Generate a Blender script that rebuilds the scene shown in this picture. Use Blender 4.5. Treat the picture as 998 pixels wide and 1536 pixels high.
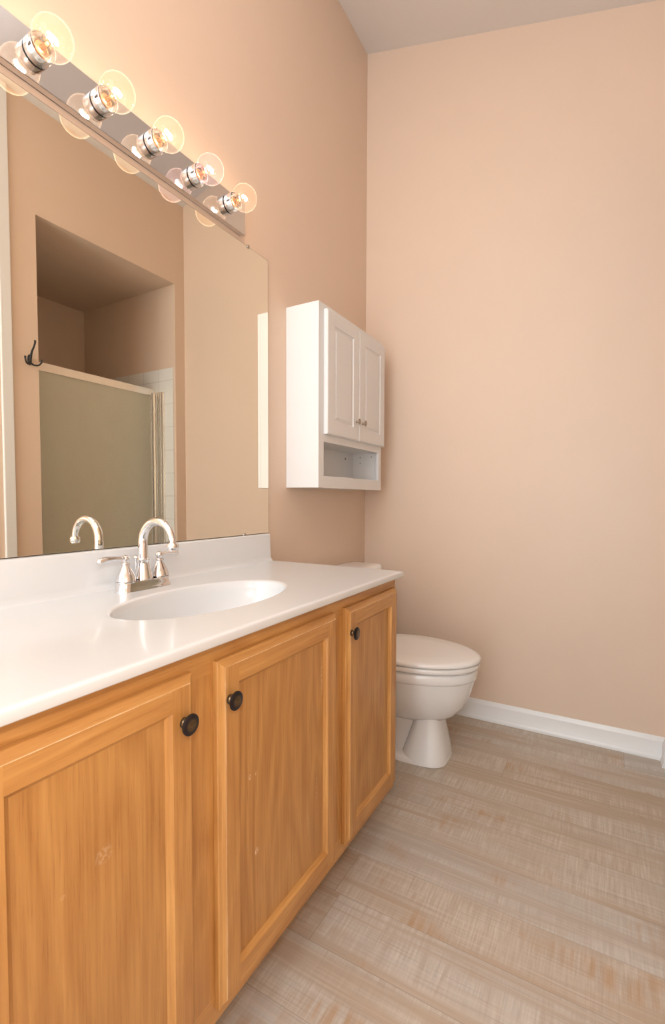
import bpy, bmesh, math, random
from mathutils import Vector, Matrix
random.seed(4)
for o in list(bpy.data.objects):
    bpy.data.objects.remove(o)
scene = bpy.context.scene
COL = scene.collection
PI = math.pi

# ------------------------------------------------------------------ camera
F_PX, YAW, PITCH, ROLL, SY = 718.5, 29.834, -2.382, 0.179, 10.44
cam_data = bpy.data.cameras.new('camera')
cam = bpy.data.objects.new('camera', cam_data)
COL.objects.link(cam)
cam.location = (1.1131, 0.0, 1.0372)
cam_data.sensor_fit = 'VERTICAL'
cam_data.sensor_height = 36.0
cam_data.lens = F_PX * 36.0 / 1536.0
cam_data.shift_y = SY / 1536.0
cam_data.clip_start = 0.02
a, t, r = math.radians(YAW), math.radians(PITCH), math.radians(ROLL)
Fv = Vector((-math.sin(a) * math.cos(t), math.cos(a) * math.cos(t), math.sin(t)))
Rv = Vector((math.cos(a), math.sin(a), 0))
Uv = Rv.cross(Fv)
R2 = Rv * math.cos(r) + Uv * math.sin(r)
U2 = -Rv * math.sin(r) + Uv * math.cos(r)
M = Matrix((R2, U2, -Fv)).transposed().to_4x4()
M.translation = cam.location
cam.matrix_world = M
scene.camera = cam

# ------------------------------------------------------------------ light
scene.view_settings.view_transform = 'Standard'
scene.view_settings.look = 'None'
scene.view_settings.gamma = 1.0
scene.view_settings.exposure = 0.52
scene.view_settings.use_curve_mapping = False

world = bpy.data.worlds.new('world')
scene.world = world
world.use_nodes = True
bg = world.node_tree.nodes['Background']
bg.inputs[0].default_value = (0.86, 0.94, 1.0, 1)
bg.inputs[1].default_value = 3.0

# the photographer's flash, beside the camera
fl = bpy.data.lights.new('camera_flash', 'POINT')
fl.energy = 8
fl.color = (1.0, 0.97, 0.93)
fl.shadow_soft_size = 0.035
flo = bpy.data.objects.new('camera_flash', fl)
flo.location = (1.10, -0.02, 1.22)
COL.objects.link(flo)
# added fill spot, aimed up at the ceiling for soft top light
sp = bpy.data.lights.new('ceiling_fill', 'SPOT')
sp.energy = 130
sp.color = (0.97, 0.98, 1.0)
sp.spot_size = math.radians(75); sp.spot_blend = 0.6
sp.shadow_soft_size = 0.05
spo = bpy.data.objects.new('ceiling_fill', sp)
spo.location = (1.02, -0.15, 1.45)
spo.rotation_euler = Vector((0.12, -0.15, -1.0)).to_track_quat('Z', 'Y').to_euler()
COL.objects.link(spo)
BULB_STRENGTH = 120.0
FILAMENT = (1.0, 0.78, 0.56, 1)

# ------------------------------------------------------------------ numbers of the room
W, D = 1.3363, 2.2854          # width, far wall
H0, SL = 3.3011, 0.28          # ceiling height at the mirror wall, slope
YN = -1.5                      # near end of what is built
O1, O2, OH = 1.3453, 2.2078, 2.4104   # shower opening
XA = 2.2904                    # shower far wall
def ceil_z(x): return H0 - SL * x

# ------------------------------------------------------------------ node helpers
def nmat(name):
    m = bpy.data.materials.new(name)
    m.use_nodes = True
    nt = m.node_tree
    b = nt.nodes['Principled BSDF']
    return m, nt, b
def N(nt, typ, **kw):
    n = nt.nodes.new(typ)
    for k, v in kw.items():
        if k in n.inputs.keys() if isinstance(k, str) else False:
            n.inputs[k].default_value = v
        else:
            setattr(n, k, v)
    return n
def L(nt, a_, b_): nt.links.new(a_, b_)
def math_n(nt, op, a_, b_=None, c_=None):
    n = nt.nodes.new('ShaderNodeMath'); n.operation = op
    for i, v in enumerate((a_, b_, c_)):
        if v is None: continue
        if isinstance(v, (int, float)): n.inputs[i].default_value = v
        else: nt.links.new(v, n.inputs[i])
    return n.outputs[0]
def mixc(nt, fac, c1, c2, blend='MIX'):
    n = nt.nodes.new('ShaderNodeMix'); n.data_type = 'RGBA'; n.blend_type = blend
    ins = [n.inputs[0], n.inputs[6], n.inputs[7]]
    for i, v in zip(ins, (fac, c1, c2)):
        if isinstance(v, (int, float)): i.default_value = v
        elif isinstance(v, tuple): i.default_value = v if len(v) == 4 else v + (1,)
        else: nt.links.new(v, i)
    return n.outputs[2]
def noise(nt, vec, scale, detail=3, rough=0.5, dist=0.0):
    n = nt.nodes.new('ShaderNodeTexNoise')
    n.inputs['Scale'].default_value = scale
    n.inputs['Detail'].default_value = detail
    n.inputs['Roughness'].default_value = rough
    n.inputs['Distortion'].default_value = dist
    if vec is not None: nt.links.new(vec, n.inputs['Vector'])
    return n.outputs['Fac']
def maprange(nt, v, a0, a1, b0=0.0, b1=1.0, smooth=False):
    n = nt.nodes.new('ShaderNodeMapRange')
    if smooth: n.interpolation_type = 'SMOOTHSTEP'
    nt.links.new(v, n.inputs[0])
    for i, q in enumerate((a0, a1, b0, b1)): n.inputs[i + 1].default_value = q
    return n.outputs[0]
def vscale(nt, vec, s):
    n = nt.nodes.new('ShaderNodeVectorMath'); n.operation = 'MULTIPLY'
    nt.links.new(vec, n.inputs[0]); n.inputs[1].default_value = s
    return n.outputs[0]
def vadd(nt, v1, v2):
    n = nt.nodes.new('ShaderNodeVectorMath'); n.operation = 'ADD'
    nt.links.new(v1, n.inputs[0])
    if isinstance(v2, tuple): n.inputs[1].default_value = v2
    else: nt.links.new(v2, n.inputs[1])
    return n.outputs[0]
def bump(nt, b, h, strength, dist=0.001):
    n = nt.nodes.new('ShaderNodeBump')
    n.inputs['Strength'].default_value = strength
    n.inputs['Distance'].default_value = dist
    nt.links.new(h, n.inputs['Height'])
    nt.links.new(n.outputs[0], b.inputs['Normal'])
def simple(name, col, rough=0.5, metal=0.0, coat=0.0, spec=0.5, bump_scale=None, bump_s=0.1):
    m, nt, b = nmat(name)
    b.inputs['Roughness'].default_value = rough
    b.inputs['Metallic'].default_value = metal
    b.inputs['Coat Weight'].default_value = coat
    b.inputs['Specular IOR Level'].default_value = spec
    tc = nt.nodes.new('ShaderNodeTexCoord').outputs['Object']
    nz = noise(nt, tc, 6, 3)
    c2 = tuple(min(1, c * 0.965) for c in col)
    L(nt, mixc(nt, nz, c2, tuple(col)), b.inputs['Base Color'])
    if bump_scale:
        bump(nt, b, noise(nt, tc, bump_scale, 2), bump_s)
    return m

PAINT = (0.80, 0.622, 0.488)
mat_wall = simple('peach wall paint', PAINT, 0.42, spec=0.35, bump_scale=260, bump_s=0.12)
mat_ceil = simple('white ceiling paint', (0.80, 0.76, 0.73), 0.75, spec=0.2, bump_scale=200, bump_s=0.1)
mat_trim = simple('white trim enamel', (0.86, 0.855, 0.845), 0.3, bump_scale=40, bump_s=0.03)
mat_china = simple('white vitreous china', (0.89, 0.885, 0.875), 0.08, coat=0.6)
mat_seat = simple('white enamelled seat', (0.90, 0.885, 0.865), 0.2, coat=0.3)
mat_counter = simple('white cultured marble', (0.735, 0.755, 0.775), 0.22, coat=0.25)
mat_cab = simple('white cabinet foil', (0.82, 0.815, 0.81), 0.32)
mat_chrome = simple('polished chrome', (0.80, 0.80, 0.81), 0.05, metal=1.0)
mat_barchrome = simple('chrome light bar', (0.74, 0.74, 0.75), 0.045, metal=1.0)
mat_alum = simple('satin aluminium', (0.90, 0.86, 0.80), 0.22, metal=0.75)
mat_nickel = simple('brushed nickel', (0.42, 0.36, 0.30), 0.3, metal=1.0)
mat_black = simple('black iron', (0.018, 0.016, 0.016), 0.45)
mat_dark = simple('dark recess', (0.03, 0.025, 0.02), 0.8)
mat_brass = simple('brass bulb cap', (0.75, 0.42, 0.18), 0.25, metal=1.0)
mat_rubber = simple('clear plastic', (0.55, 0.5, 0.42), 0.2)

def bronze():
    m, nt, b = nmat('oil rubbed bronze')
    tc = nt.nodes.new('ShaderNodeTexCoord').outputs['Object']
    sx = nt.nodes.new('ShaderNodeSeparateXYZ'); L(nt, tc, sx.inputs[0])
    rr = math_n(nt, 'SQRT', math_n(nt, 'ADD', math_n(nt, 'POWER', sx.outputs[1], 2.0), math_n(nt, 'POWER', sx.outputs[2], 2.0)))
    f = maprange(nt, rr, 0.006, 0.012, 1, 0, True)
    f = math_n(nt, 'MULTIPLY', f, maprange(nt, noise(nt, tc, 300), 0.35, 0.6, 0.6, 1))
    L(nt, mixc(nt, f, (0.045, 0.04, 0.045), (0.19, 0.13, 0.07)), b.inputs['Base Color'])
    b.inputs['Metallic'].default_value = 0.85
    b.inputs['Roughness'].default_value = 0.28
    return m
mat_bronze = bronze()

def mirror_mat():
    m, nt, b = nmat('mirror silvering')
    b.inputs['Metallic'].default_value = 1.0
    b.inputs['Roughness'].default_value = 0.0
    b.inputs['Base Color'].default_value = (0.90, 0.885, 0.80, 1)
    return m
mat_mirror = mirror_mat()

def bulb_glass(name, tint, haze):
    m = bpy.data.materials.new(name); m.use_nodes = True
    nt = m.node_tree; nt.nodes.clear()
    out = nt.nodes.new('ShaderNodeOutputMaterial')
    tr = nt.nodes.new('ShaderNodeBsdfTransparent'); tr.inputs[0].default_value = tint + (1,)
    gl = nt.nodes.new('ShaderNodeBsdfGlossy'); gl.inputs['Roughness'].default_value = 0.03
    tl = nt.nodes.new('ShaderNodeBsdfTranslucent'); tl.inputs[0].default_value = haze + (1,)
    lw = nt.nodes.new('ShaderNodeLayerWeight'); lw.inputs[0].default_value = 0.25
    mx0 = nt.nodes.new('ShaderNodeMixShader')
    L(nt, maprange(nt, lw.outputs['Facing'], 0.3, 1.0, 0.05, 0.35), mx0.inputs[0])
    L(nt, tr.outputs[0], mx0.inputs[1]); L(nt, tl.outputs[0], mx0.inputs[2])
    fr = nt.nodes.new('ShaderNodeLayerWeight'); fr.inputs[0].default_value = 0.5
    frv = maprange(nt, math_n(nt, 'POWER', fr.outputs['Facing'], 5.0), 0, 1, 0.035, 0.35)
    mx = nt.nodes.new('ShaderNodeMixShader')
    L(nt, frv, mx.inputs[0]); L(nt, mx0.outputs[0], mx.inputs[1]); L(nt, gl.outputs[0], mx.inputs[2])
    L(nt, mx.outputs[0], out.inputs[0])
    return m
mat_bulb = bulb_glass('clear bulb glass', (1, 0.95, 0.90), (1, 0.88, 0.79))
mat_bulb_pink = bulb_glass('rosy bulb glass', (1, 0.92, 0.94), (1, 0.86, 0.90))

def filament_mat():
    m = bpy.data.materials.new('glowing filament'); m.use_nodes = True
    nt = m.node_tree; nt.nodes.clear()
    out = nt.nodes.new('ShaderNodeOutputMaterial')
    e = nt.nodes.new('ShaderNodeEmission')
    e.inputs[0].default_value = FILAMENT; e.inputs[1].default_value = BULB_STRENGTH
    L(nt, e.outputs[0], out.inputs[0])
    return m
mat_filament = filament_mat()

def obscure_glass():
    m, nt, b = nmat('obscure shower glass')
    tc = nt.nodes.new('ShaderNodeTexCoord').outputs['Object']
    mp = vscale(nt, tc, (1, 1, 1))
    base = mixc(nt, noise(nt, vscale(nt, tc, (1, 3, 2)), 3, 4), (0.70, 0.67, 0.54), (0.77, 0.74, 0.61))
    # dried water spots on the lower half
    sx = nt.nodes.new('ShaderNodeSeparateXYZ'); L(nt, tc, sx.inputs[0])
    low = maprange(nt, sx.outputs[2], 0.75, 1.35, 1, 0, True)
    sp = maprange(nt, noise(nt, vscale(nt, tc, (1, 30, 42)), 1.6, 3), 0.60, 0.70)
    f = math_n(nt, 'MULTIPLY', low, sp)
    L(nt, mixc(nt, math_n(nt, 'MULTIPLY', f, 0.5), base, (0.62, 0.58, 0.48)), b.inputs['Base Color'])
    b.inputs['Roughness'].default_value = 0.35
    b.inputs['Transmission Weight'].default_value = 0.25
    b.inputs['IOR'].default_value = 1.3
    v = nt.nodes.new('ShaderNodeTexVoronoi'); v.inputs['Scale'].default_value = 160
    L(nt, tc, v.inputs['Vector'])
    bump(nt, b, v.outputs['Distance'], 0.5, 0.001)
    return m
mat_obscure = obscure_glass()

def tile_mat():
    m, nt, b = nmat('white square wall tile')
    tc = nt.nodes.new('ShaderNodeTexCoord').outputs['Object']
    sx = nt.nodes.new('ShaderNodeSeparateXYZ'); L(nt, tc, sx.inputs[0])
    P = 0.1505
    def line(s, off):
        fr = math_n(nt, 'FRACT', math_n(nt, 'MULTIPLY', math_n(nt, 'ADD', s, off), 1 / P))
        d = math_n(nt, 'ABSOLUTE', math_n(nt, 'SUBTRACT', fr, 0.5))
        return maprange(nt, d, 0.485, 0.492)
    z = line(sx.outputs[2], 0.0)
    h = line(sx.outputs[0], -W + 0.0)
    y = line(sx.outputs[1], -O1)
    nrm = nt.nodes.new('ShaderNodeNewGeometry')
    sn = nt.nodes.new('ShaderNodeSeparateXYZ'); L(nt, nrm.outputs['Normal'], sn.inputs[0])
    nx = math_n(nt, 'ABSOLUTE', sn.outputs[0])
    side = math_n(nt, 'ADD', math_n(nt, 'MULTIPLY', nx, y), math_n(nt, 'MULTIPLY', math_n(nt, 'SUBTRACT', 1.0, nx), h))
    g = math_n(nt, 'MINIMUM', math_n(nt, 'MAXIMUM', z, side), 1.0)
    L(nt, mixc(nt, g, (0.86, 0.84, 0.80), (0.62, 0.58, 0.52)), b.inputs['Base Color'])
    L(nt, maprange(nt, g, 0, 1, 0.12, 0.7), b.inputs['Roughness'])
    bump(nt, b, math_n(nt, 'SUBTRACT', 1.0, g), 0.5, 0.001)
    return m
mat_tile = tile_mat()

def oak(name, axis, tone=1.0, marks=()):
    """honey oak; axis = direction of the grain ('z' or 'y'), object coordinates"""
    m, nt, b = nmat(name)
    tc = nt.nodes.new('ShaderNodeTexCoord').outputs['Object']
    oi = nt.nodes.new('ShaderNodeObjectInfo')
    off = nt.nodes.new('ShaderNodeCombineXYZ')
    for i in range(3): L(nt, math_n(nt, 'MULTIPLY', oi.outputs['Random'], (3.1, 7.7, 5.3)[i]), off.inputs[i])
    v = vadd(nt, tc, off.outputs[0])
    if axis == 'z': s_f, s_l = (85, 85, 2.6), (6, 6, 1.1)
    else: s_f, s_l = (85, 2.6, 85), (6, 1.1, 6)
    # growth rings: distorted bands
    big = noise(nt, vscale(nt, v, s_l), 1.0, 2, 0.5, 0.4)
    bands = math_n(nt, 'FRACT', math_n(nt, 'MULTIPLY', big, 11.0))
    bands = maprange(nt, math_n(nt, 'ABSOLUTE', math_n(nt, 'SUBTRACT', bands, 0.5)), 0.0, 0.5)
    fine = noise(nt, vscale(nt, v, s_f), 1.6, 5, 0.65)
    pores = maprange(nt, noise(nt, vscale(nt, v, tuple(q * 3.2 for q in s_f)), 2.0, 2, 0.6), 0.60, 0.78)
    c1 = tuple(q * tone for q in (0.65, 0.345, 0.108))
    c2 = tuple(q * tone for q in (0.43, 0.190, 0.048))
    c3 = tuple(q * tone for q in (0.30, 0.115, 0.035))
    f = math_n(nt, 'ADD', math_n(nt, 'MULTIPLY', bands, 0.42), math_n(nt, 'MULTIPLY', maprange(nt, fine, 0.3, 0.7), 0.60))
    c = mixc(nt, f, c1, c2)
    c = mixc(nt, math_n(nt, 'MULTIPLY', pores, 0.45), c, c3)
    if marks:
        sx = nt.nodes.new('ShaderNodeSeparateXYZ'); L(nt, tc, sx.inputs[0])
        for (my, mz, ry, rz, st) in marks:
            dy = math_n(nt, 'MULTIPLY', math_n(nt, 'SUBTRACT', sx.outputs[1], my), 1 / ry)
            dz = math_n(nt, 'MULTIPLY', math_n(nt, 'SUBTRACT', sx.outputs[2], mz), 1 / rz)
            dd = math_n(nt, 'SQRT', math_n(nt, 'ADD', math_n(nt, 'POWER', dy, 2.0), math_n(nt, 'POWER', dz, 2.0)))
            nn = noise(nt, vscale(nt, tc, (1, 260, 160)), 1.0, 2)
            fac = math_n(nt, 'MULTIPLY', maprange(nt, dd, 0.5, 1.0, 1, 0, True), maprange(nt, nn, 0.42, 0.58, 0, st))
            c = mixc(nt, fac, c, (0.80, 0.62, 0.45))
    L(nt, c, b.inputs['Base Color'])
    b.inputs['Roughness'].default_value = 0.36
    b.inputs['Coat Weight'].default_value = 0.12
    b.inputs['Coat Roughness'].default_value = 0.25
    bump(nt, b, math_n(nt, 'SUBTRACT', fine, math_n(nt, 'MULTIPLY', pores, 0.5)), 0.12, 0.0008)
    return m
mat_oak_v = oak('honey oak upright grain', 'z')
mat_oak_h = oak('honey oak level grain', 'y')
def worn_edge_highlight():  # worn door edge, its bright highlight painted in as paler oak
    m, nt, b = nmat('worn oak edge painted highlight')
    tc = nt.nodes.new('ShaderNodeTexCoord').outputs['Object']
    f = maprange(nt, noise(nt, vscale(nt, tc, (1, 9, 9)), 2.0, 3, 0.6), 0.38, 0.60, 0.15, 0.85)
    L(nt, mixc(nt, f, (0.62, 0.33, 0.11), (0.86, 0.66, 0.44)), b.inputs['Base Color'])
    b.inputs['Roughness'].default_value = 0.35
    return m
mat_worn_highlight = worn_edge_highlight()
mat_oak_p = oak('honey oak panel', 'z', 0.93)

def floor_mat():
    m, nt, b = nmat('vinyl plank floor')
    tc = nt.nodes.new('ShaderNodeTexCoord').outputs['Object']
    sx = nt.nodes.new('ShaderNodeSeparateXYZ'); L(nt, tc, sx.inputs[0])
    X, Y = sx.outputs[0], sx.outputs[1]
    PW, PL = 0.1525, 1.22
    ry = math_n(nt, 'MULTIPLY', math_n(nt, 'SUBTRACT', Y, 1.2215 - 1.525), 1 / PW)
    row = math_n(nt, 'FLOOR', ry); fy = math_n(nt, 'FRACT', ry)
    wn = nt.nodes.new('ShaderNodeTexWhiteNoise'); wn.noise_dimensions = '1D'
    L(nt, row, wn.inputs['W'])
    rx = math_n(nt, 'ADD', math_n(nt, 'MULTIPLY', X, 1 / PL), math_n(nt, 'MULTIPLY', wn.outputs['Value'], 7.0))
    colm = math_n(nt, 'FLOOR', rx); fx = math_n(nt, 'FRACT', rx)
    idv = math_n(nt, 'ADD', math_n(nt, 'MULTIPLY', row, 13.7), math_n(nt, 'MULTIPLY', colm, 5.31))
    w2 = nt.nodes.new('ShaderNodeTexWhiteNoise'); w2.noise_dimensions = '1D'
    L(nt, idv, w2.inputs['W'])
    pid = w2.outputs['Value']
    offc = nt.nodes.new('ShaderNodeCombineXYZ')
    L(nt, math_n(nt, 'MULTIPLY', pid, 31.0), offc.inputs[0]); L(nt, math_n(nt, 'MULTIPLY', pid, 17.0), offc.inputs[1])
    v = vadd(nt, tc, offc.outputs[0])
    # broad tones drawn out along the plank
    broad = maprange(nt, noise(nt, vscale(nt, v, (1.3, 9.0, 1)), 1.0, 3, 0.5, 0.5), 0.33, 0.67)
    grey, sand, tan = (0.545, 0.55, 0.52), (0.60, 0.555, 0.485), (0.49, 0.365, 0.25)
    c = mixc(nt, broad, grey, sand)
    # smooth brown bands that run along the plank
    band = maprange(nt, noise(nt, vscale(nt, v, (0.9, 13.0, 1)), 1.0, 2, 0.5, 0.6), 0.47, 0.60, 0, 1, True)
    c = mixc(nt, math_n(nt, 'MULTIPLY', band, 0.55), c, tan)
    # whole plank tone: random per board, browner by row towards the far wall
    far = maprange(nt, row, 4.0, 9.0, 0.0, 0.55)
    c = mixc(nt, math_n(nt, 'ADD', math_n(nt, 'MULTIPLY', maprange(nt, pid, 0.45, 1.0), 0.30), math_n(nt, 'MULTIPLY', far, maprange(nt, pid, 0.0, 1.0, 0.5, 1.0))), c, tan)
    c = mixc(nt, math_n(nt, 'MULTIPLY', maprange(nt, pid, 0.5, 0.0), 0.45), c, (0.50, 0.485, 0.465))
    # saw marks across the plank, only outside the smooth bands
    saw = noise(nt, vscale(nt, v, (175, 10.0, 1)), 1.0, 4, 0.65, 0.12)
    saw2 = noise(nt, vscale(nt, v, (42, 4.0, 1)), 1.0, 2, 0.5, 0.2)
    inv = math_n(nt, 'MULTIPLY', math_n(nt, 'SUBTRACT', 1.0, math_n(nt, 'MULTIPLY', band, 0.9)), maprange(nt, noise(nt, vscale(nt, v, (5.0, 9.0, 1)), 1.0, 2, 0.5), 0.35, 0.6, 0.35, 1.0, True))
    sf = math_n(nt, 'MULTIPLY', inv, maprange(nt, saw, 0.36, 0.68, 0, 0.60))
    c = mixc(nt, sf, c, (0.77, 0.73, 0.665))
    sf2 = math_n(nt, 'MULTIPLY', inv, maprange(nt, saw2, 0.53, 0.70, 0, 0.42))
    c = mixc(nt, sf2, c, (0.43, 0.335, 0.255))
    # fine grain lines along the plank
    gr = noise(nt, vscale(nt, v, (4.5, 190, 1)), 1.0, 3, 0.6, 0.3)
    c = mixc(nt, maprange(nt, gr, 0.50, 0.70, 0, 0.42), c, (0.40, 0.315, 0.245))
    gr2 = noise(nt, vscale(nt, v, (3.0, 120, 1)), 1.0, 2, 0.5, 0.2)
    c = mixc(nt, maprange(nt, gr2, 0.52, 0.72, 0, 0.35), c, (0.72, 0.65, 0.58))
    # rust-brown stains in short bars
    st_m = maprange(nt, noise(nt, vscale(nt, v, (4.5, 8.0, 1)), 1.0, 2), 0.57, 0.72, 0, 1, True)
    st_s = maprange(nt, noise(nt, vscale(nt, v, (55, 5.0, 1)), 1.0, 2, 0.5), 0.40, 0.62)
    c = mixc(nt, math_n(nt, 'MULTIPLY', math_n(nt, 'MULTIPLY', st_m, st_s), 0.60), c, (0.47, 0.27, 0.12))
    # seams
    ey = math_n(nt, 'MULTIPLY', math_n(nt, 'MINIMUM', fy, math_n(nt, 'SUBTRACT', 1.0, fy)), PW)
    ex = math_n(nt, 'MULTIPLY', math_n(nt, 'MINIMUM', fx, math_n(nt, 'SUBTRACT', 1.0, fx)), PL)
    seam = maprange(nt, math_n(nt, 'MINIMUM', ex, ey), 0.0004, 0.0014, 1, 0)
    c = mixc(nt, math_n(nt, 'MULTIPLY', seam, 0.35), c, (0.20, 0.14, 0.09))
    L(nt, c, b.inputs['Base Color'])
    b.inputs['Roughness'].default_value = 0.42
    b.inputs['Specular IOR Level'].default_value = 0.4
    h = math_n(nt, 'SUBTRACT', math_n(nt, 'ADD', saw, gr), math_n(nt, 'MULTIPLY', seam, 1.5))
    bump(nt, b, h, 0.18, 0.0006)
    return m
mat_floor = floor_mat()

# ------------------------------------------------------------------ mesh helpers
def bm_new(): return bmesh.new()
def quad(bm, pts, mi=0):
    f = bm.faces.new([bm.verts.new(p) for p in pts]); f.material_index = mi; return f
def box(bm, x0, x1, y0, y1, z0, z1, mi=0, bev=0.0, seg=2):
    v = [bm.verts.new((x, y, z)) for x in (x0, x1) for y in (y0, y1) for z in (z0, z1)]
    fs = [(0, 1, 3, 2), (4, 6, 7, 5), (0, 4, 5, 1), (2, 3, 7, 6), (0, 2, 6, 4), (1, 5, 7, 3)]
    faces = [bm.faces.new([v[i] for i in f]) for f in fs]
    for f in faces: f.material_index = mi
    if bev > 0:
        es = list({e for f in faces for e in f.edges})
        bmesh.ops.bevel(bm, geom=es, offset=bev, segments=seg, profile=0.5, affect='EDGES')
def prism(bm, prof, p0, p1, ax, mi=0):
    """extrude closed profile (2-D list) along axis 'y' (profile x,z) or 'x' (profile y,z)"""
    def P(u, v, s): return (u, s, v) if ax == 'y' else (s, u, v)
    A = [bm.verts.new(P(u, v, p0)) for u, v in prof]
    B = [bm.verts.new(P(u, v, p1)) for u, v in prof]
    n = len(prof)
    for i in range(n):
        bm.faces.new((A[i], A[(i + 1) % n], B[(i + 1) % n], B[i])).material_index = mi
    bm.faces.new(A).material_index = mi; bm.faces.new(B[::-1]).material_index = mi
def rings(bm, rs, cap0=True, cap1=True, mi=0, close=False):
    vs = [[bm.verts.new(p) for p in rg] for rg in rs]
    n = len(vs[0])
    k = len(vs)
    for j in range(k if close else k - 1):
        A, B = vs[j], vs[(j + 1) % k]
        for i in range(n):
            bm.faces.new((A[i], A[(i + 1) % n], B[(i + 1) % n], B[i])).material_index = mi
    if not close:
        if cap0: bm.faces.new(vs[0][::-1]).material_index = mi
        if cap1: bm.faces.new(vs[-1]).material_index = mi
def lathe(bm, prof, origin, axis, n=40, mi=0, cap0=True, cap1=True):
    """prof: list of (s, r) along axis"""
    ax = Vector(axis).normalized()
    u = ax.orthogonal().normalized(); w = ax.cross(u)
    o = Vector(origin)
    rs = []
    for s, rr in prof:
        rs.append([o + ax * s + (u * math.cos(2 * PI * i / n) + w * math.sin(2 * PI * i / n)) * max(rr, 1e-5) for i in range(n)])
    rings(bm, rs, cap0, cap1, mi)
def tube(bm, pts, rad, n=20, mi=0, sub=8):
    """smooth tube through pts with radius per point"""
    P = [Vector(p) for p in pts]
    if isinstance(rad, (int, float)): rad = [rad] * len(P)
    out, ro = [], []
    for i in range(len(P) - 1):
        p0 = P[max(i - 1, 0)]; p1 = P[i]; p2 = P[i + 1]; p3 = P[min(i + 2, len(P) - 1)]
        for k in range(sub):
            tt = k / sub
            out.append(0.5 * ((2 * p1) + (p2 - p0) * tt + (2 * p0 - 5 * p1 + 4 * p2 - p3) * tt ** 2 + (3 * p1 - p0 - 3 * p2 + p3) * tt ** 3))
            ro.append(rad[i] * (1 - tt) + rad[i + 1] * tt)
    out.append(P[-1]); ro.append(rad[-1])
    tang = [(out[min(i + 1, len(out) - 1)] - out[max(i - 1, 0)]).normalized() for i in range(len(out))]
    u = tang[0].orthogonal().normalized()
    rs = []
    for p, tg, q in zip(out, tang, ro):
        u = (u - tg * u.dot(tg)).normalized(); w = tg.cross(u)
        rs.append([p + (u * math.cos(2 * PI * i / n) + w * math.sin(2 * PI * i / n)) * q for i in range(n)])
    rings(bm, rs, mi=mi)
def sphere(bm, c, rad, sc=(1, 1, 1), u=32, v=20, mi=0):
    res = bmesh.ops.create_uvsphere(bm, u_segments=u, v_segments=v, radius=rad)
    for q in res['verts']:
        q.co = Vector((q.co.x * sc[0], q.co.y * sc[1], q.co.z * sc[2])) + Vector(c)
    for f in {f for q in res['verts'] for f in q.link_faces}: f.material_index = mi

def finish(name, bm, mats, parent=None, loc=None, smooth=False, angle=35):
    bmesh.ops.recalc_face_normals(bm, faces=bm.faces[:])
    if loc is None:
        if parent is not None: loc = parent.matrix_world.translation.copy() if False else Vector(parent['_o'])
        else:
            xs = [v.co for v in bm.verts]
            loc = Vector((sum(p.x for p in xs) / len(xs), sum(p.y for p in xs) / len(xs), min(p.z for p in xs)))
    loc = Vector(loc)
    for v in bm.verts: v.co -= loc
    me = bpy.data.meshes.new(name)
    bm.to_mesh(me); bm.free()
    for m in (mats if isinstance(mats, (list, tuple)) else [mats]): me.materials.append(m)
    if smooth:
        for p in me.polygons: p.use_smooth = True
        try: me.set_sharp_from_angle(angle=math.radians(angle))
        except Exception: pass
    ob = bpy.data.objects.new(name, me)
    COL.objects.link(ob)
    if parent is not None:
        ob.parent = parent
        ob.location = loc - Vector(parent['_o'])
    else:
        ob.location = loc
    ob['_o'] = tuple(loc)
    return ob
def thing(name, label, cat, loc, group=None):
    e = bpy.data.objects.new(name, None); COL.objects.link(e)
    e.location = loc; e['_o'] = tuple(loc); e.empty_display_size = 0.1
    e['label'] = label; e['category'] = cat
    if group: e['group'] = group
    return e
def struct(name, bm, mats, smooth=False, origin=(0, 0, 0)):
    ob = finish(name, bm, mats, loc=origin, smooth=smooth)
    ob['kind'] = 'structure'
    return ob

# ------------------------------------------------------------------ room shell
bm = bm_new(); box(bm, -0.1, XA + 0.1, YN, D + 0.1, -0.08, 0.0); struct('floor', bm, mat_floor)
T = 0.1
bm = bm_new()
prism(bm, [(-T, ceil_z(-T)), (W + T, ceil_z(W + T)), (W + T, ceil_z(W + T) + .1), (-T, ceil_z(-T) + .1)], YN, D + T, 'y')
struct('ceiling', bm, mat_ceil)
bm = bm_new(); box(bm, -T, 0, YN, D + T, 0, ceil_z(0)); struct('wall_left', bm, mat_wall)
bm = bm_new()
prism(bm, [(0, 0), (W, 0), (W, ceil_z(W)), (0, ceil_z(0))], D, D + T, 'y')
struct('wall_back', bm, mat_wall)
bm = bm_new()
box(bm, W, W + T, YN, O1, 0, ceil_z(W)); box(bm, W, W + T, O2, D + T, 0, ceil_z(W))
box(bm, W, W + T, O1, O2, OH, ceil_z(W))
struct('wall_right', bm, mat_wall)
# shower alcove shell
bm = bm_new(); box(bm, W + T, XA + T, O1 - T, O1, 0, OH); struct('wall_shower_near', bm, mat_wall)
bm = bm_new(); box(bm, W + T, XA + T, O2, O2 + T, 0, OH); struct('wall_shower_far', bm, mat_wall)
bm = bm_new(); box(bm, XA, XA + T, O1, O2, 0, OH); struct('wall_shower_side', bm, mat_wall)
bm = bm_new(); box(bm, W + T, XA + T, O1 - T, O2 + T, OH, OH + 0.08); struct('ceiling_shower', bm, mat_wall)
# tile lining of the alcove, to 1.885 m
TZ = 1.885; tt = 0.007
bm = bm_new()
box(bm, W + 0.02, XA, O2 - tt, O2, 0.02, TZ, bev=0.002)
box(bm, XA - tt, XA, O1 + tt, O2 - tt, 0.02, TZ, bev=0.002)
box(bm, W + 0.10, XA, O1, O1 + tt, 0.02, TZ, bev=0.002)
struct('wall_shower_tile', bm, mat_tile)

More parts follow.
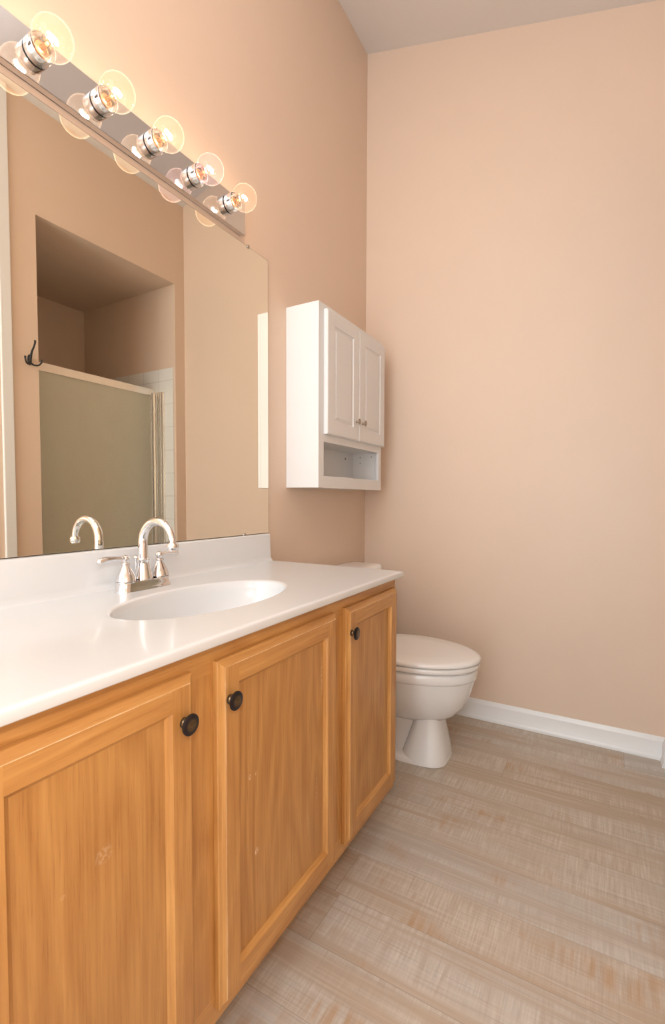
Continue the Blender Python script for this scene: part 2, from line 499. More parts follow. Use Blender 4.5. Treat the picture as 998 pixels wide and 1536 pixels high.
def base_prof(s0, sg):
    h = 0.0916
    p = [(0, 0), (0.0155, 0), (0.0155, 0.006), (0.0145, 0.012), (0.012, 0.0165), (0.0105, 0.019), (0.0105, h - 0.019), (0.0095, h - 0.014),
         (0.0065, h - 0.010), (0.0055, h - 0.004), (0.003, h), (0, h)]
    return [(s0 + sg * q[0], q[1]) for q in p]
bm = bm_new(); prism(bm, base_prof(D, -1), 0.0, W, 'x'); struct('baseboard_back', bm, mat_trim, True)
bm = bm_new(); prism(bm, base_prof(W, -1), O2 + 0.003, D - 0.0155, 'y'); struct('baseboard_right', bm, mat_trim, True)
bm = bm_new(); prism(bm, base_prof(W, -1), 1.235, O1 - 0.003, 'y'); struct('baseboard_right_near', bm, mat_trim, True)
bm = bm_new(); prism(bm, base_prof(0, 1), 1.42, D - 0.0155, 'y'); struct('baseboard_left', bm, mat_trim, True)
# full height white trim board on the right wall
bm = bm_new(); box(bm, W - 0.016, W, 1.172, 1.221, 0, ceil_z(W) - 0.002, bev=0.004); struct('trim_1', bm, mat_trim)

# ------------------------------------------------------------------ vanity cabinet
FF, DD = 0.5338, 0.5528
VY0, VY1, VZ0, VZ1 = 0.125, 1.410, 0.112, 0.7926
van = thing('vanity_cabinet', 'long honey oak bathroom vanity cabinet with three panelled doors under the white countertop', 'cabinet', (0.27, 0.77, 0))
bm = bm_new()
box(bm, 0.001, FF - 0.02, VY0, VY0 + 0.016, VZ0, VZ1); box(bm, 0.001, FF - 0.02, VY1 - 0.016, VY1, VZ0, VZ1)
box(bm, 0.001, FF - 0.02, VY0 + 0.016, VY1 - 0.016, VZ0, VZ0 + 0.016)
box(bm, 0.001, 0.007, VY0 + 0.016, VY1 - 0.016, VZ0 + 0.016, VZ1)
finish('carcass', bm, mat_oak_v, van)
bm = bm_new()   # toe kick, set back
box(bm, 0.44, 0.456, VY0, VY1, 0.0, VZ0); box(bm, 0.001, 0.44, VY1 - 0.016, VY1, 0, VZ0); box(bm, 0.001, 0.44, VY0, VY0 + 0.016, 0, VZ0)
finish('toe_kick', bm, mat_oak_h, van)
doors = [(0.215, 0.5425, 'far'), (0.5985, 1.0068, 'near'), (1.0615, 1.390, 'near')]
DZ0, DZ1 = 0.1415, 0.7605
bm = bm_new()
box(bm, FF - 0.02, FF, VY0, VY1, DZ1 - 0.02, VZ1, 1)                      # top rail
box(bm, FF - 0.02, FF, VY0, VY1, VZ0, DZ0 + 0.02, 1)                      # bottom rail
for y0, y1 in ((VY0, doors[0][0] + 0.012), (doors[0][1] - 0.012, doors[1][0] + 0.012), (doors[1][1] - 0.012, doors[2][0] + 0.012), (doors[2][1] - 0.012, VY1)):
    box(bm, FF - 0.02, FF, y0, y1, DZ0 + 0.02, DZ1 - 0.02, 0)
finish('face_frame', bm, [mat_oak_v, mat_oak_h], van)

def rect(x, y0, y1, z0, z1): return [(x, y0, z0), (x, y1, z0), (x, y1, z1), (x, y0, z1)]
def oak_door(y0, y1, z0, z1, marks):
    bm = bm_new()
    def R(x, i): return rect(x, y0 + i, y1 - i, z0 + i, z1 - i)
    S = 0.047
    lv = [R(FF + 0.0005, 0.0), R(FF + 0.0095, 0.0), R(FF + 0.0115, 0.0015), R(FF + 0.0135, 0.006), R(FF + 0.0165, 0.0095), R(DD, 0.0115)]
    inn = [R(DD, S), R(DD - 0.0015, S + 0.0015), R(DD - 0.005, S + 0.003), R(DD - 0.0085, S + 0.0075), R(DD - 0.0095, S + 0.009)]
    def strip(A, B):
        for i in range(4):
            mi = 1 if i in (0, 2) else 0
            quad(bm, [A[i], A[(i + 1) % 4], B[(i + 1) % 4], B[i]], mi)
    for A, B in zip(lv, lv[1:]): strip(A, B)
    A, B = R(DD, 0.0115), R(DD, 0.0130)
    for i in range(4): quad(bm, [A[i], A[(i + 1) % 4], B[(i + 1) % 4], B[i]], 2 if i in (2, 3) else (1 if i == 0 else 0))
    for A, B in zip(inn, inn[1:]): strip(A, B)
    o = 0.0130
    quad(bm, rect(DD, y0 + o, y0 + S, z0 + o, z1 - o), 0); quad(bm, rect(DD, y1 - S, y1 - o, z0 + o, z1 - o), 0)
    quad(bm, rect(DD, y0 + S, y1 - S, z0 + o, z0 + S), 1); quad(bm, rect(DD, y0 + S, y1 - S, z1 - S, z1 - o), 1)
    quad(bm, R(FF + 0.0005, 0.0)[::-1], 0)
    bmesh.ops.remove_doubles(bm, verts=bm.verts, dist=1e-6)
    dr = finish('door', bm, [mat_oak_v, mat_oak_h, mat_worn_highlight], van, loc=(FF, (y0 + y1) / 2, z0))
    bm = bm_new()
    q = S + 0.0085
    box(bm, DD - 0.0155, DD - 0.0094, y0 + q, y1 - q, z0 + q, z1 - q)
    pm = mat_oak_p
    if marks:
        pm = oak('honey oak panel with scuffs', 'z', 0.93, marks)
    finish('panel', bm, pm, dr)
    return dr
def knob(y, z, x, parent, rad, mat, name='knob', ln=0.0185):
    bm = bm_new()
    k = rad / 0.0165
    lathe(bm, [(0, 0.0085 * k), (0.002, 0.0085 * k), (0.0035, 0.006 * k), (ln * 0.45, 0.0052 * k), (ln * 0.6, 0.0075 * k), (ln * 0.70, 0.0145 * k),
               (ln * 0.76, rad), (ln * 0.84, rad), (ln * 0.89, rad * 0.93), (ln * 0.90, rad * 0.86), (ln * 0.96, rad * 0.72), (ln, rad * 0.35), (ln * 1.01, 0.0001)],
          (x, y, z), (1, 0, 0), 36)
    return finish(name, bm, mat, parent, loc=(x, y, z), smooth=True, angle=50)
MK = [[(0.006, 0.422, 0.016, 0.014, 0.22), (-0.050, 0.405, 0.006, 0.004, 0.18)],
      [(-0.099, 0.2196, 0.006, 0.009, 1.0), (-0.118, 0.374, 0.0035, 0.008, 0.7), (-0.100, 0.372, 0.0035, 0.005, 0.5),
       (0.143, 0.487, 0.0035, 0.060, 0.40), (0.120, 0.235, 0.0035, 0.060, 0.25), (0.086, 0.16, 0.003, 0.035, 0.25)], None]
kz = (0.691, 0.690, 0.695)
ky = (0.517, 0.621, 1.078)
for i, (y0, y1, s) in enumerate(doors):
    dr = oak_door(y0, y1, DZ0, DZ1, MK[i])
    kb = knob(ky[i], kz[i], DD - 0.0002, dr, 0.0165, mat_bronze)

# ------------------------------------------------------------------ countertop with moulded basin
CE, CY0, DC, CZ, CT = 1.4235, 0.115, 0.5572, 0.81, 0.0185
SX, SYc, SA, SB = 0.311, 0.820, 0.247, 0.138
top = thing('countertop', 'white cultured marble vanity countertop with a moulded oval basin', 'countertop', (0.28, 0.77, CZ - CT))
def ellring(sa, sb, z, n=128, ex=2.0, cx=SX, cy=SYc):
    return [(cx + sb * math.cos(2 * PI * i / n), cy + sa * math.sin(2 * PI * i / n), z) for i in range(n)]
def rectpt(th, x0, x1, y0, y1):
    dx, dy = SB * math.cos(th), SA * math.sin(th)
    k = 1e9
    if dx > 1e-9: k = min(k, (x1 - SX) / dx)
    if dx < -1e-9: k = min(k, (x0 - SX) / dx)
    if dy > 1e-9: k = min(k, (y1 - SYc) / dy)
    if dy < -1e-9: k = min(k, (y0 - SYc) / dy)
    return k
bm = bm_new()
n = 192
X0, X1, Y0, Y1 = 0.001, DC, CY0, CE
ths = [2 * PI * i / n for i in range(n)]
for cxx, cyy in ((X0, Y0), (X0, Y1), (X1, Y0), (X1, Y1)):
    th = math.atan2((cyy - SYc) / SA, (cxx - SX) / SB) % (2 * PI)
    j = min(range(n), key=lambda i: abs(ths[i] - th)); ths[j] = th
def ER(sa, sb, z): return [(SX + sb * math.cos(q), SYc + sa * math.sin(q), z) for q in ths]
outer = []
def RR(i, z):
    pts = []
    for q in ths:
        k = rectpt(q, X0 + (0 if i < 0 else 0), X1 - i, Y0 + i, Y1 - i)
        pts.append((SX + SB * math.cos(q) * k, SYc + SA * math.sin(q) * k, z))
    return pts
basin = []
for k in range(0, 15):
    u = k / 14.0
    sc = 0.10 + 0.90 * math.sin(u * PI / 2) ** 0.85
    z = CZ - 0.128 * (math.cos(u * PI / 2) ** 0.9 if u < 1 else 0)
    basin.append(ER(SA * sc * 0.965, SB * sc * 0.95, z - 0.004))
lip = [ER(SA * 0.975, SB * 0.965, CZ - 0.0022), ER(SA * 0.988, SB * 0.982, CZ - 0.0007), ER(SA, SB, CZ)]
mid = ER(SA * 1.03, SB * 1.03, CZ)
mid2 = RR(0.012, CZ)
edge = [RR(0.0045, CZ), RR(0.0022, CZ - 0.0006), RR(0.0006, CZ - 0.0022), RR(0, CZ - 0.0045), RR(0, CZ - CT + 0.003), RR(0.001, CZ - CT + 0.001), RR(0.003, CZ - CT), RR(0.05, CZ - CT)]
allr = basin + lip + [mid, mid2] + edge
rings(bm, allr, cap0=True, cap1=False)
slab = finish('slab', bm, mat_counter, top, smooth=True, angle=60)
bm = bm_new()   # drain
lathe(bm, [(0, 0.021), (0.002, 0.021), (0.0035, 0.018), (0.0015, 0.014), (0.0015, 0.0001)], (SX, SYc, CZ - 0.1325), (0, 0, 1), 36)
finish('drain', bm, mat_chrome, top, smooth=True)
BZ = 0.9075
bm = bm_new()
prof = [(0.001, CZ - 0.001), (0.046, CZ - 0.001), (0.040, CZ + 0.002), (0.036, CZ + 0.007), (0.0335, CZ + 0.016), (0.030, BZ - 0.004), (0.0290, BZ - 0.001), (0.027, BZ), (0.001, BZ)]
prism(bm, prof, CY0, CE - 0.001, 'y')
finish('backsplash', bm, mat_counter, top, smooth=True, angle=50)

# ------------------------------------------------------------------ faucet
FX, FY = 0.095, 0.810
fau = thing('faucet', 'chrome two-handle centerset faucet with a gooseneck spout on the white countertop', 'faucet', (FX, FY, CZ))
def stadium(hx, hy, z, n=64):
    out = []
    for i in range(n):
        th = 2 * PI * i / n
        c, s = math.cos(th), math.sin(th)
        e = 0.55
        yy = math.copysign(abs(s) ** 0.8, s) * hx + (hy - hx) * math.copysign(1, s) * min(1, abs(s) * 2.2)
        out.append((FX + hx * c * (1.0), FY + yy, z))
    return out
bm = bm_new()
rings(bm, [stadium(0.0275, 0.078, CZ), stadium(0.0275, 0.078, CZ + 0.003), stadium(0.0255, 0.0755, CZ + 0.006), stadium(0.0240, 0.0735, CZ + 0.014),
           stadium(0.0235, 0.072, CZ + 0.0215), stadium(0.022, 0.0705, CZ + 0.024)])
finish('base_plate', bm, mat_chrome, fau, smooth=True, angle=50)
bm = bm_new()
sz = CZ + 0.024
lathe(bm, [(0, 0.0235), (0.003, 0.0235), (0.006, 0.0225), (0.022, 0.0185), (0.038, 0.0155), (0.044, 0.0145), (0.047, 0.0165), (0.0495, 0.0165), (0.052, 0.013), (0.055, 0.0115)], (FX, FY, sz), (0, 0, 1))
pts = [(FX, FY, sz + 0.05), (FX, FY, sz + 0.085)]
R_, zc = 0.054, CZ + 0.1165
for k in range(0, 13):
    q = PI - PI * k / 12 * 1.03
    pts.append((FX + R_ + R_ * math.cos(q), FY, zc + R_ * math.sin(q)))
pts.append((FX + 2 * R_ + 0.0005, FY, zc - 0.006))
rad = [0.0125, 0.0115] + [0.0115 - 0.003 * k / 12 for k in range(13)] + [0.0085]
tube(bm, pts, rad, 28, sub=4)
lathe(bm, [(0, 0.0085), (0.002, 0.0125), (0.006, 0.0138), (0.014, 0.0135), (0.017, 0.012), (0.0195, 0.012), (0.0195, 0.008)], (FX + 2 * R_, FY, zc + 0.004), (0, 0, -1), 32)
finish('spout', bm, mat_chrome, fau, smooth=True, angle=50)
for sgn in (-1, 1):
    hy = FY + sgn * 0.051
    bm = bm_new()
    lathe(bm, [(0, 0.0245), (0.0015, 0.0245), (0.0025, 0.0215), (0.004, 0.0238), (0.008, 0.0232), (0.020, 0.0195), (0.030, 0.0145), (0.038, 0.0100), (0.042, 0.0085), (0.044, 0.0110), (0.0465, 0.0110),
               (0.049, 0.0075), (0.052, 0.0085), (0.056, 0.0098), (0.061, 0.0095), (0.065, 0.006), (0.0665, 0.0001)], (FX, hy, CZ + 0.0225), (0, 0, 1), 36)
    hb = finish('handle', bm, mat_chrome, fau, loc=(FX, hy, CZ + 0.0225), smooth=True, angle=50)
    bm = bm_new()
    z0 = CZ + 0.0225 + 0.058
    s = sgn
    tube(bm, [(FX, hy, z0), (FX + 0.002, hy + s * 0.012, z0 + 0.001), (FX - 0.002, hy + s * 0.028, z0 + 0.002), (FX - 0.006, hy + s * 0.048, z0 + 0.001), (FX - 0.008, hy + s * 0.064, z0 - 0.002), (FX - 0.0085, hy + s * 0.070, z0 - 0.003)],
         [0.0065, 0.0048, 0.0052, 0.0078, 0.0075, 0.0025], 20, sub=6)
    finish('lever', bm, mat_chrome, hb, smooth=True, angle=60)
bm = bm_new()
lathe(bm, [(0, 0.0028), (0.045, 0.0028), (0.046, 0.0045), (0.048, 0.0045), (0.049, 0.003), (0.051, 0.0055), (0.055, 0.0078), (0.059, 0.0055), (0.0605, 0.0001)], (FX - 0.022, FY - 0.004, CZ + 0.022), (0, 0, 1), 24)
finish('lift_rod', bm, mat_chrome, fau, smooth=True, angle=50)

# ------------------------------------------------------------------ mirror
mir = thing('mirror', 'large frameless wall mirror above the white backsplash', 'mirror', (0.0, 0.82, 0.9085))
bm = bm_new()
box(bm, 0.0012, 0.0054, 0.195, 1.4459, 0.9085, 1.9149)
ob = finish('glass_edge', bm, mat_dark, mir)
bm = bm_new()
box(bm, 0.0055, 0.0060, 0.1962, 1.4447, 0.9097, 1.9137)
finish('mirror_glass', bm, mat_mirror, mir)
for y, z, sg in ((1.332, 1.9149, 1), (1.306, 0.9085, -1)):
    bm = bm_new()
    box(bm, 0.0055, 0.0095, y - 0.006, y + 0.006, z - 0.006, z + 0.004 if sg > 0 else z + 0.006, bev=0.002)
    sphere(bm, (0.009, y, z + (0.001 if sg > 0 else 0.003)), 0.004, (0.6, 1, 1), 16, 10)
    finish('clip', bm, mat_nickel, mir, smooth=True)

# ------------------------------------------------------------------ vanity light bar
LZ0, LZ1, LX, LY1 = 1.9340, 2.0378, 0.0213, 1.2983
LY0 = LY1 - 0.917
BZc, BX = 1.9957, 0.0858
lightb = thing('vanity_light', 'chrome bar wall light with round clear bulbs above the mirror', 'light fixture', (0.0, (LY0 + LY1) / 2, LZ0))
bm = bm_new()
prof = [(0.0005, LZ0), (0.0025, LZ0), (0.003, LZ0 + 0.002), (0.0045, LZ0 + 0.002), (0.005, LZ0), (LX - 0.0012, LZ0), (LX, LZ0 + 0.0012), (LX, LZ1 - 0.0015), (LX - 0.001, LZ1), (0.0005, LZ1)]
prism(bm, prof, LY0, LY1, 'y')
finish('bar', bm, mat_barchrome, lightb)
for k in range(6):
    y = 1.2199 - 0.1522 * k
    zb = BZc
    bm = bm_new()
    lathe(bm, [(0.0018, 0.0262), (0.0025, 0.0280), (0.0285, 0.0280), (0.0295, 0.0272), (0.0285, 0.0262), (0.006, 0.0255), (0.006, 0.0001)],
          (LX, y, zb), (1, 0, 0), 48)
    finish('socket', bm, mat_chrome, lightb, loc=(LX, y, zb), smooth=True, angle=40)
    bm = bm_new()
    lathe(bm, [(0.00005, 0.0255), (0.00005, 0.0272), (0.0017, 0.0272), (0.0017, 0.0255)], (LX, y, zb), (1, 0, 0), 40)  # added black ring in place of the shaded gap between socket and bar
    finish('gap_shade_ring', bm, mat_black, lightb, smooth=True)
    # bulb: globe with a short neck in the socket
    bm = bm_new()
    RB = 0.0398
    prof = [(0.010, 0.0150), (0.020, 0.0158), (0.0275, 0.0190)]
    for j in range(5, 41):
        th = PI * j / 40
        s = -math.cos(th) * RB; rr = math.sin(th) * RB
        if s < -0.0325: continue
        prof.append((BX - LX + s, rr))
    prof[-1] = (BX - LX + RB, 0.0001)
    lathe(bm, prof, (LX, y, zb), (1, 0, 0), 48, cap0=False)
    gb = finish('light_bulb', bm, mat_bulb_pink if k == 1 else mat_bulb, lightb, loc=(BX, y, zb), smooth=True, angle=80)
    if k == 1: gb['label'] = 'round bulb with pinkish glass'
    bm = bm_new()
    lathe(bm, [(0.0065, 0.010), (0.008, 0.0128), (0.012, 0.0135), (0.0135, 0.0148), (0.0225, 0.0148), (0.0245, 0.013), (0.0250, 0.006), (0.034, 0.0045), (0.046, 0.0035), (0.048, 0.0001)], (LX, y, zb), (1, 0, 0), 28)
    finish('bulb_cap', bm, mat_brass, gb, smooth=True, angle=50)
    bm = bm_new()
    tilt = (k * 37 % 5 - 2) * 0.0015
    tube(bm, [(BX - 0.002, y - 0.009, zb + 0.004 + tilt), (BX + 0.003, y - 0.004, zb + 0.001), (BX + 0.003, y + 0.004, zb - 0.001), (BX - 0.002, y + 0.009, zb - 0.004 - tilt)], 0.0034, 10, sub=3)
    finish('filament', bm, mat_filament, gb)

# ------------------------------------------------------------------ wall cabinet
CXW, CY_0, CY_1, CZ_0, CZ_1 = 0.1521, 1.5675, 2.1488, 1.0818, 1.7865
wc = thing('wall_cabinet', 'white two-door wall cabinet with an open bottom shelf above the toilet', 'cabinet', (0.0, (CY_0 + CY_1) / 2, CZ_0))
bm = bm_new()
ts = 0.012
fx = CXW - 0.014
box(bm, 0.001, fx, CY_0, CY_0 + ts, CZ_0, CZ_1); box(bm, 0.001, fx, CY_1 - ts, CY_1, CZ_0, CZ_1)
box(bm, 0.001, fx, CY_0 + ts, CY_1 - ts, CZ_1 - ts, CZ_1)
box(bm, 0.001, fx, CY_0 + ts, CY_1 - ts, CZ_0, CZ_0 + ts)
box(bm, 0.001, fx, CY_0 + ts, CY_1 - ts, 1.262, 1.262 + ts)
box(bm, 0.001, 0.005, CY_0 + ts, CY_1 - ts, CZ_0 + ts, CZ_1 - ts)
finish('carcass', bm, mat_cab, wc)
bm = bm_new()
OY0, OY1, OZ0, OZ1 = 1.6065, 2.118, 1.1275, 1.2600
x0, x1 = fx, CXW
box(bm, x0, x1, CY_0 - 0.001, OY0, CZ_0 - 0.001, CZ_1, bev=0.0015); box(bm, x0, x1, OY1, CY_1 + 0.001, CZ_0 - 0.001, CZ_1, bev=0.0015)
box(bm, x0, x1 - 0.0001, OY0 - 0.002, OY1 + 0.002, CZ_0 - 0.001, OZ0); box(bm, x0, x1 - 0.0001, OY0 - 0.002, OY1 + 0.002, OZ1, OZ1 + 0.05)
box(bm, x0, x1 - 0.0001, OY0 - 0.002, OY1 + 0.002, CZ_1 - 0.04, CZ_1)
finish('face_frame', bm, mat_cab, wc)
def white_door(y0, y1, z0, z1, ky_, kz_):
    bm = bm_new()
    xb, xf = CXW + 0.0006, CXW + 0.0186
    mb = 0.052
    def R(x, i): return rect(x, y0 + i, y1 - i, z0 + i, z1 - i)
    lv = [R(xb, 0.001), R(xb + 0.010, 0), R(xf - 0.004, 0.0008), R(xf - 0.0012, 0.003), R(xf, 0.006),
          R(xf, mb), R(xf - 0.004, mb + 0.003), R(xf - 0.0055, mb + 0.007), R(xf - 0.0055, mb + 0.010), R(xf - 0.001, mb + 0.020), R(xf - 0.0005, mb + 0.022)]
    rings(bm, lv)
    dr = finish('door', bm, mat_cab, wc, loc=(xb, (y0 + y1) / 2, z0))
    knob(ky_, kz_, xf - 0.0002, dr, 0.0125, mat_nickel, ln=0.019)
white_door(1.6030, 1.8735, 1.2890, 1.7665, 1.848, 1.369)
white_door(1.8765, 2.1480, 1.2890, 1.7665, 1.908, 1.369)
for (x, y, z) in ((0.105, CY_1 - ts, 1.243), (0.045, CY_1 - ts, 1.243), (0.045, CY_1 - ts, 1.215)):
    bm = bm_new()
    lathe(bm, [(0, 0.0032), (0.0008, 0.0032)], (x, y, z), (0, -1, 0), 16)
    finish('shelf_pin', bm, mat_nickel, wc)
bm = bm_new()
lathe(bm, [(0, 0.006), (0.0012, 0.0055), (0.002, 0.002)], (0.005, 2.055, 1.232), (1, 0, 0), 16)
finish('screw', bm, mat_nickel, wc)

# ------------------------------------------------------------------ toilet
TY = 1.853
toi = thing('toilet', 'white two-piece toilet with closed lid behind the vanity', 'toilet', (0.30, TY, 0))
def egg(xb, xf, hw, z, n=56, p=2.0, back=0.55):
    """outline: blunt at the back xb, rounded at the front xf"""
    out = []
    xm = xb + (xf - xb) * back * 0.75
    for i in range(n):
        th = 2 * PI * i / n
        c, s = math.cos(th), math.sin(th)
        if c >= 0:
            e = 2.0 / p
            x = xm + (xf - xm) * abs(c) ** e; y = hw * math.copysign(abs(s) ** e, s)
        else:
            e = 2.0 / 2.6
            x = xm - (xm - xb) * abs(c) ** e; y = hw * math.copysign(abs(s) ** e, s)
        out.append((x, TY + y, z))
    return out
bm = bm_new()
rings(bm, [egg(0.27, 0.500, 0.045, 0.150), egg(0.22, 0.570, 0.085, 0.162), egg(0.20, 0.615, 0.117, 0.190), egg(0.19, 0.647, 0.143, 0.230), egg(0.185, 0.668, 0.161, 0.278),
           egg(0.18, 0.680, 0.171, 0.320), egg(0.18, 0.683, 0.174, 0.336), egg(0.18, 0.6835, 0.1745, 0.3395), egg(0.18, 0.6895, 0.1805, 0.3430), egg(0.18, 0.6925, 0.1835, 0.350), egg(0.18, 0.6925, 0.1835, 0.372), egg(0.182, 0.690, 0.181, 0.379), egg(0.186, 0.684, 0.176, 0.383)])
finish('bowl', bm, mat_china, toi, smooth=True, angle=45)
def rbox(x0, x1, hw, z, p=5.0, n=56):
    cx, hx = (x0 + x1) / 2, (x1 - x0) / 2
    out = []
    for i in range(n):
        th = 2 * PI * i / n
        c, s = math.cos(th), math.sin(th)
        out.append((cx + hx * math.copysign(abs(c) ** (2 / p), c), TY + hw * math.copysign(abs(s) ** (2 / p), s), z))
    return out
bm = bm_new()
rings(bm, [rbox(0.135, 0.590, 0.106, 0.0, 4), rbox(0.135, 0.590, 0.106, 0.012, 4), rbox(0.14, 0.584, 0.101, 0.020, 4), rbox(0.16, 0.57, 0.085, 0.026, 4)])     # foot
rings(bm, [rbox(0.405, 0.590, 0.1055, 0.004, 3.2), rbox(0.412, 0.588, 0.102, 0.030, 3.2), rbox(0.430, 0.578, 0.090, 0.080, 3.2), rbox(0.448, 0.566, 0.079, 0.140, 3.0),
           rbox(0.455, 0.560, 0.075, 0.180, 3.0), rbox(0.450, 0.565, 0.078, 0.215, 3.0), rbox(0.44, 0.58, 0.09, 0.25, 3.0)])                                     # front column
rings(bm, [rbox(0.15, 0.46, 0.060, 0.010, 3), rbox(0.15, 0.46, 0.057, 0.070, 3), rbox(0.17, 0.46, 0.060, 0.110, 3), rbox(0.16, 0.47, 0.085, 0.150, 3), rbox(0.15, 0.48, 0.095, 0.22, 3), rbox(0.15, 0.48, 0.095, 0.30, 3)])   # trapway
rings(bm, [rbox(0.02, 0.26, 0.10, 0.30, 4), rbox(0.01, 0.26, 0.12, 0.34, 4), rbox(0.01, 0.26, 0.13, 0.379, 4)])   # tank deck
finish('pedestal', bm, mat_china, toi, smooth=True, angle=45)
for sg in (-1, 1):
    bm = bm_new()
    lathe(bm, [(0, 0.013), (0.004, 0.0125), (0.010, 0.009), (0.012, 0.0001)], (0.31, TY + sg * 0.092, 0.020), (0, 0, 1), 20)
    finish('bolt_cap', bm, mat_china, toi, smooth=True)
bm = bm_new()
rings(bm, [egg(0.235, 0.694, 0.1805, 0.3865), egg(0.232, 0.699, 0.185, 0.3885), egg(0.230, 0.701, 0.187, 0.394), egg(0.230, 0.701, 0.187, 0.402), egg(0.232, 0.699, 0.185, 0.4065), egg(0.236, 0.693, 0.180, 0.408)])
st = finish('seat', bm, mat_seat, toi, smooth=True, angle=60)
bm = bm_new()
rings(bm, [egg(0.235, 0.697, 0.182, 0.4100), egg(0.232, 0.703, 0.188, 0.4115), egg(0.230, 0.705, 0.190, 0.416), egg(0.230, 0.7045, 0.1895, 0.4225), egg(0.233, 0.700, 0.185, 0.4275), egg(0.242, 0.683, 0.172, 0.4305), egg(0.30, 0.60, 0.11, 0.4325)])
finish('lid', bm, mat_seat, toi, smooth=True, angle=60)
for sg in (-1, 1):
    bm = bm_new()
    box(bm, 0.225, 0.262, TY + sg * 0.07 - 0.014, TY + sg * 0.07 + 0.014, 0.384, 0.436, bev=0.006)
    finish('hinge', bm, mat_seat, toi, smooth=True)
for (x, y) in ((0.660, TY - 0.07), (0.40, TY - 0.165), (0.40, TY + 0.165)):
    bm = bm_new()
    lathe(bm, [(0, 0.007), (0.0055, 0.007)], (x + 0.004, y, 0.383), (0, 0, 1), 16)
    finish('bumper', bm, mat_seat, toi, smooth=True)
bm = bm_new()
rings(bm, [rbox(0.03, 0.175, 0.195, 0.380, 6), rbox(0.022, 0.185, 0.205, 0.40, 6), rbox(0.020, 0.198, 0.218, 0.60, 6), rbox(0.020, 0.200, 0.222, 0.700, 6)])
tk = finish('tank', bm, mat_china, toi, smooth=True, angle=45)
bm = bm_new()
rings(bm, [rbox(0.016, 0.208, 0.230, 0.7005, 6), rbox(0.014, 0.212, 0.233, 0.706, 6), rbox(0.014, 0.212, 0.233, 0.722, 6), rbox(0.017, 0.209, 0.230, 0.730, 6), rbox(0.026, 0.200, 0.220, 0.7345, 6), rbox(0.06, 0.165, 0.18, 0.736, 5)])
finish('tank_lid', bm, mat_china, toi, smooth=True, angle=60)
bm = bm_new()
lathe(bm, [(0, 0.011), (0.006, 0.011), (0.008, 0.008), (0.014, 0.007)], (0.198, TY - 0.15, 0.655), (1, 0, 0), 20)
tube(bm, [(0.209, TY - 0.15, 0.655), (0.212, TY - 0.12, 0.652), (0.212, TY - 0.085, 0.645)], [0.006, 0.005, 0.007], 14)
finish('flush_lever', bm, mat_chrome, tk, smooth=True)

# ------------------------------------------------------------------ coat hook on the right wall
hk = thing('coat_hook', 'small black triple-prong coat hook on the peach wall beside the shower', 'hook', (W, 1.302, 1.69))
HX, HY, HZ = W, 1.302, 1.70
bm = bm_new()
rs = []
for x, s in ((HX - 0.0002, 1.0), (HX - 0.004, 0.95), (HX - 0.006, 0.7)):
    rs.append([(x, HY + 0.010 * s * math.cos(2 * PI * i / 28), HZ + 0.004 + 0.026 * s * math.sin(2 * PI * i / 28)) for i in range(28)])
rings(bm, rs)
finish('back_plate', bm, mat_black, hk, smooth=True)
bm = bm_new()
tube(bm, [(HX - 0.006, HY, HZ - 0.005), (HX - 0.014, HY, HZ + 0.018), (HX - 0.024, HY, HZ + 0.040), (HX - 0.040, HY, HZ + 0.058), (HX - 0.052, HY, HZ + 0.076), (HX - 0.053, HY, HZ + 0.088)],
     [0.0065, 0.0055, 0.0045, 0.0038, 0.0042, 0.0052], 14)
finish('prong', bm, mat_black, hk, smooth=True)
for sg in (-1, 1):
    bm = bm_new()
    tube(bm, [(HX - 0.008, HY, HZ - 0.010), (HX - 0.016, HY + sg * 0.012, HZ - 0.020), (HX - 0.028, HY + sg * 0.028, HZ - 0.019), (HX - 0.036, HY + sg * 0.037, HZ - 0.004), (HX - 0.037, HY + sg * 0.038, HZ + 0.008)],
         [0.0055, 0.0042, 0.0038, 0.0038, 0.0050], 14)
    finish('prong', bm, mat_black, hk, smooth=True)

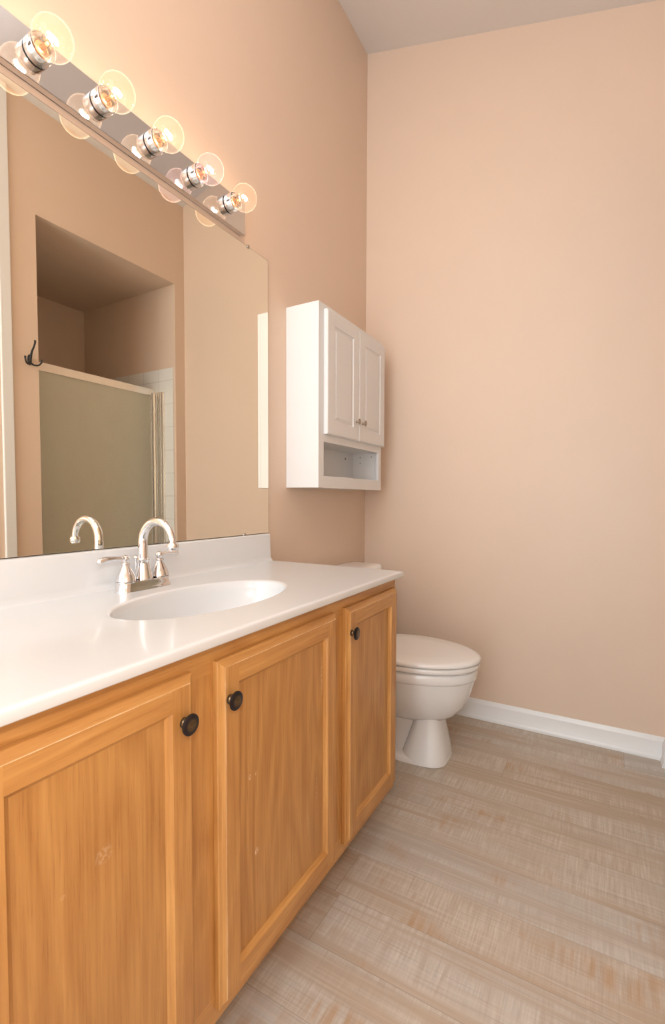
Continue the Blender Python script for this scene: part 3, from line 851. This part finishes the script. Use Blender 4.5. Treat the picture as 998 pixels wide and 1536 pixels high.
# ------------------------------------------------------------------ shower enclosure and pan
RX = 1.5346
pan = thing('shower_pan', 'white shower base with a raised threshold in the alcove', 'shower pan', ((W + XA) / 2, (O1 + O2) / 2, 0))
bm = bm_new()
box(bm, W + 0.004, XA - 0.008, O1 + 0.009, O2 - 0.009, 0.0, 0.045, bev=0.004)
finish('base', bm, mat_china, pan, smooth=True)
bm = bm_new()
box(bm, RX - 0.05, RX + 0.05, O1 + 0.009, O2 - 0.009, 0.045, 0.115, bev=0.012, seg=3)
finish('threshold', bm, mat_china, pan, smooth=True)
sh = thing('shower_door', 'obscure glass shower door with a satin metal top rail in the alcove', 'shower door', (RX, (O1 + O2) / 2, 0.115))
bm = bm_new()
box(bm, RX - 0.006, RX + 0.022, O1 + 0.010, O2 - 0.009, 1.7145, 1.7545, bev=0.003)
box(bm, RX - 0.002, RX + 0.018, O1 + 0.010, O2 - 0.009, 1.7545, 1.760)
finish('top_rail', bm, mat_alum, sh)
bm = bm_new()
box(bm, RX - 0.010, RX + 0.022, O1 + 0.010, O2 - 0.009, 0.115, 0.150, bev=0.003)
finish('bottom_rail', bm, mat_alum, sh)
bm = bm_new()    # ribbed wall channel at the far side
ye = O2 - 0.0075
zt_ = 1.735
box(bm, RX - 0.100, RX + 0.014, ye - 0.006, ye, 0.116, zt_)
for x in (RX - 0.098, RX - 0.086, RX - 0.070, RX - 0.060, RX - 0.046, RX - 0.030):
    box(bm, x, x + 0.005, ye - 0.015, ye - 0.004, 0.116, zt_, bev=0.001)
box(bm, RX - 0.008, RX + 0.012, ye - 0.030, ye - 0.004, 0.116, zt_, bev=0.002)
finish('wall_channel', bm, mat_alum, sh)
bm = bm_new()
box(bm, RX - 0.006, RX + 0.014, O1 + 0.0085, O1 + 0.030, 0.151, 1.714, bev=0.002)
finish('wall_channel', bm, mat_alum, sh)
bm = bm_new()
box(bm, RX + 0.001, RX + 0.007, O1 + 0.026, O2 - 0.034, 0.148, 1.7155)
finish('glass_panel', bm, mat_obscure, sh)
bm = bm_new()
box(bm, RX - 0.022, RX - 0.012, 1.418, 1.434, 0.875, 0.985, bev=0.004)
box(bm, RX - 0.014, RX + 0.001, 1.421, 1.431, 0.885, 0.895); box(bm, RX - 0.014, RX + 0.001, 1.421, 1.431, 0.965, 0.975)
finish('pull_handle', bm, mat_alum, sh)

for o in bpy.data.objects:
    if '_o' in o: del o['_o']
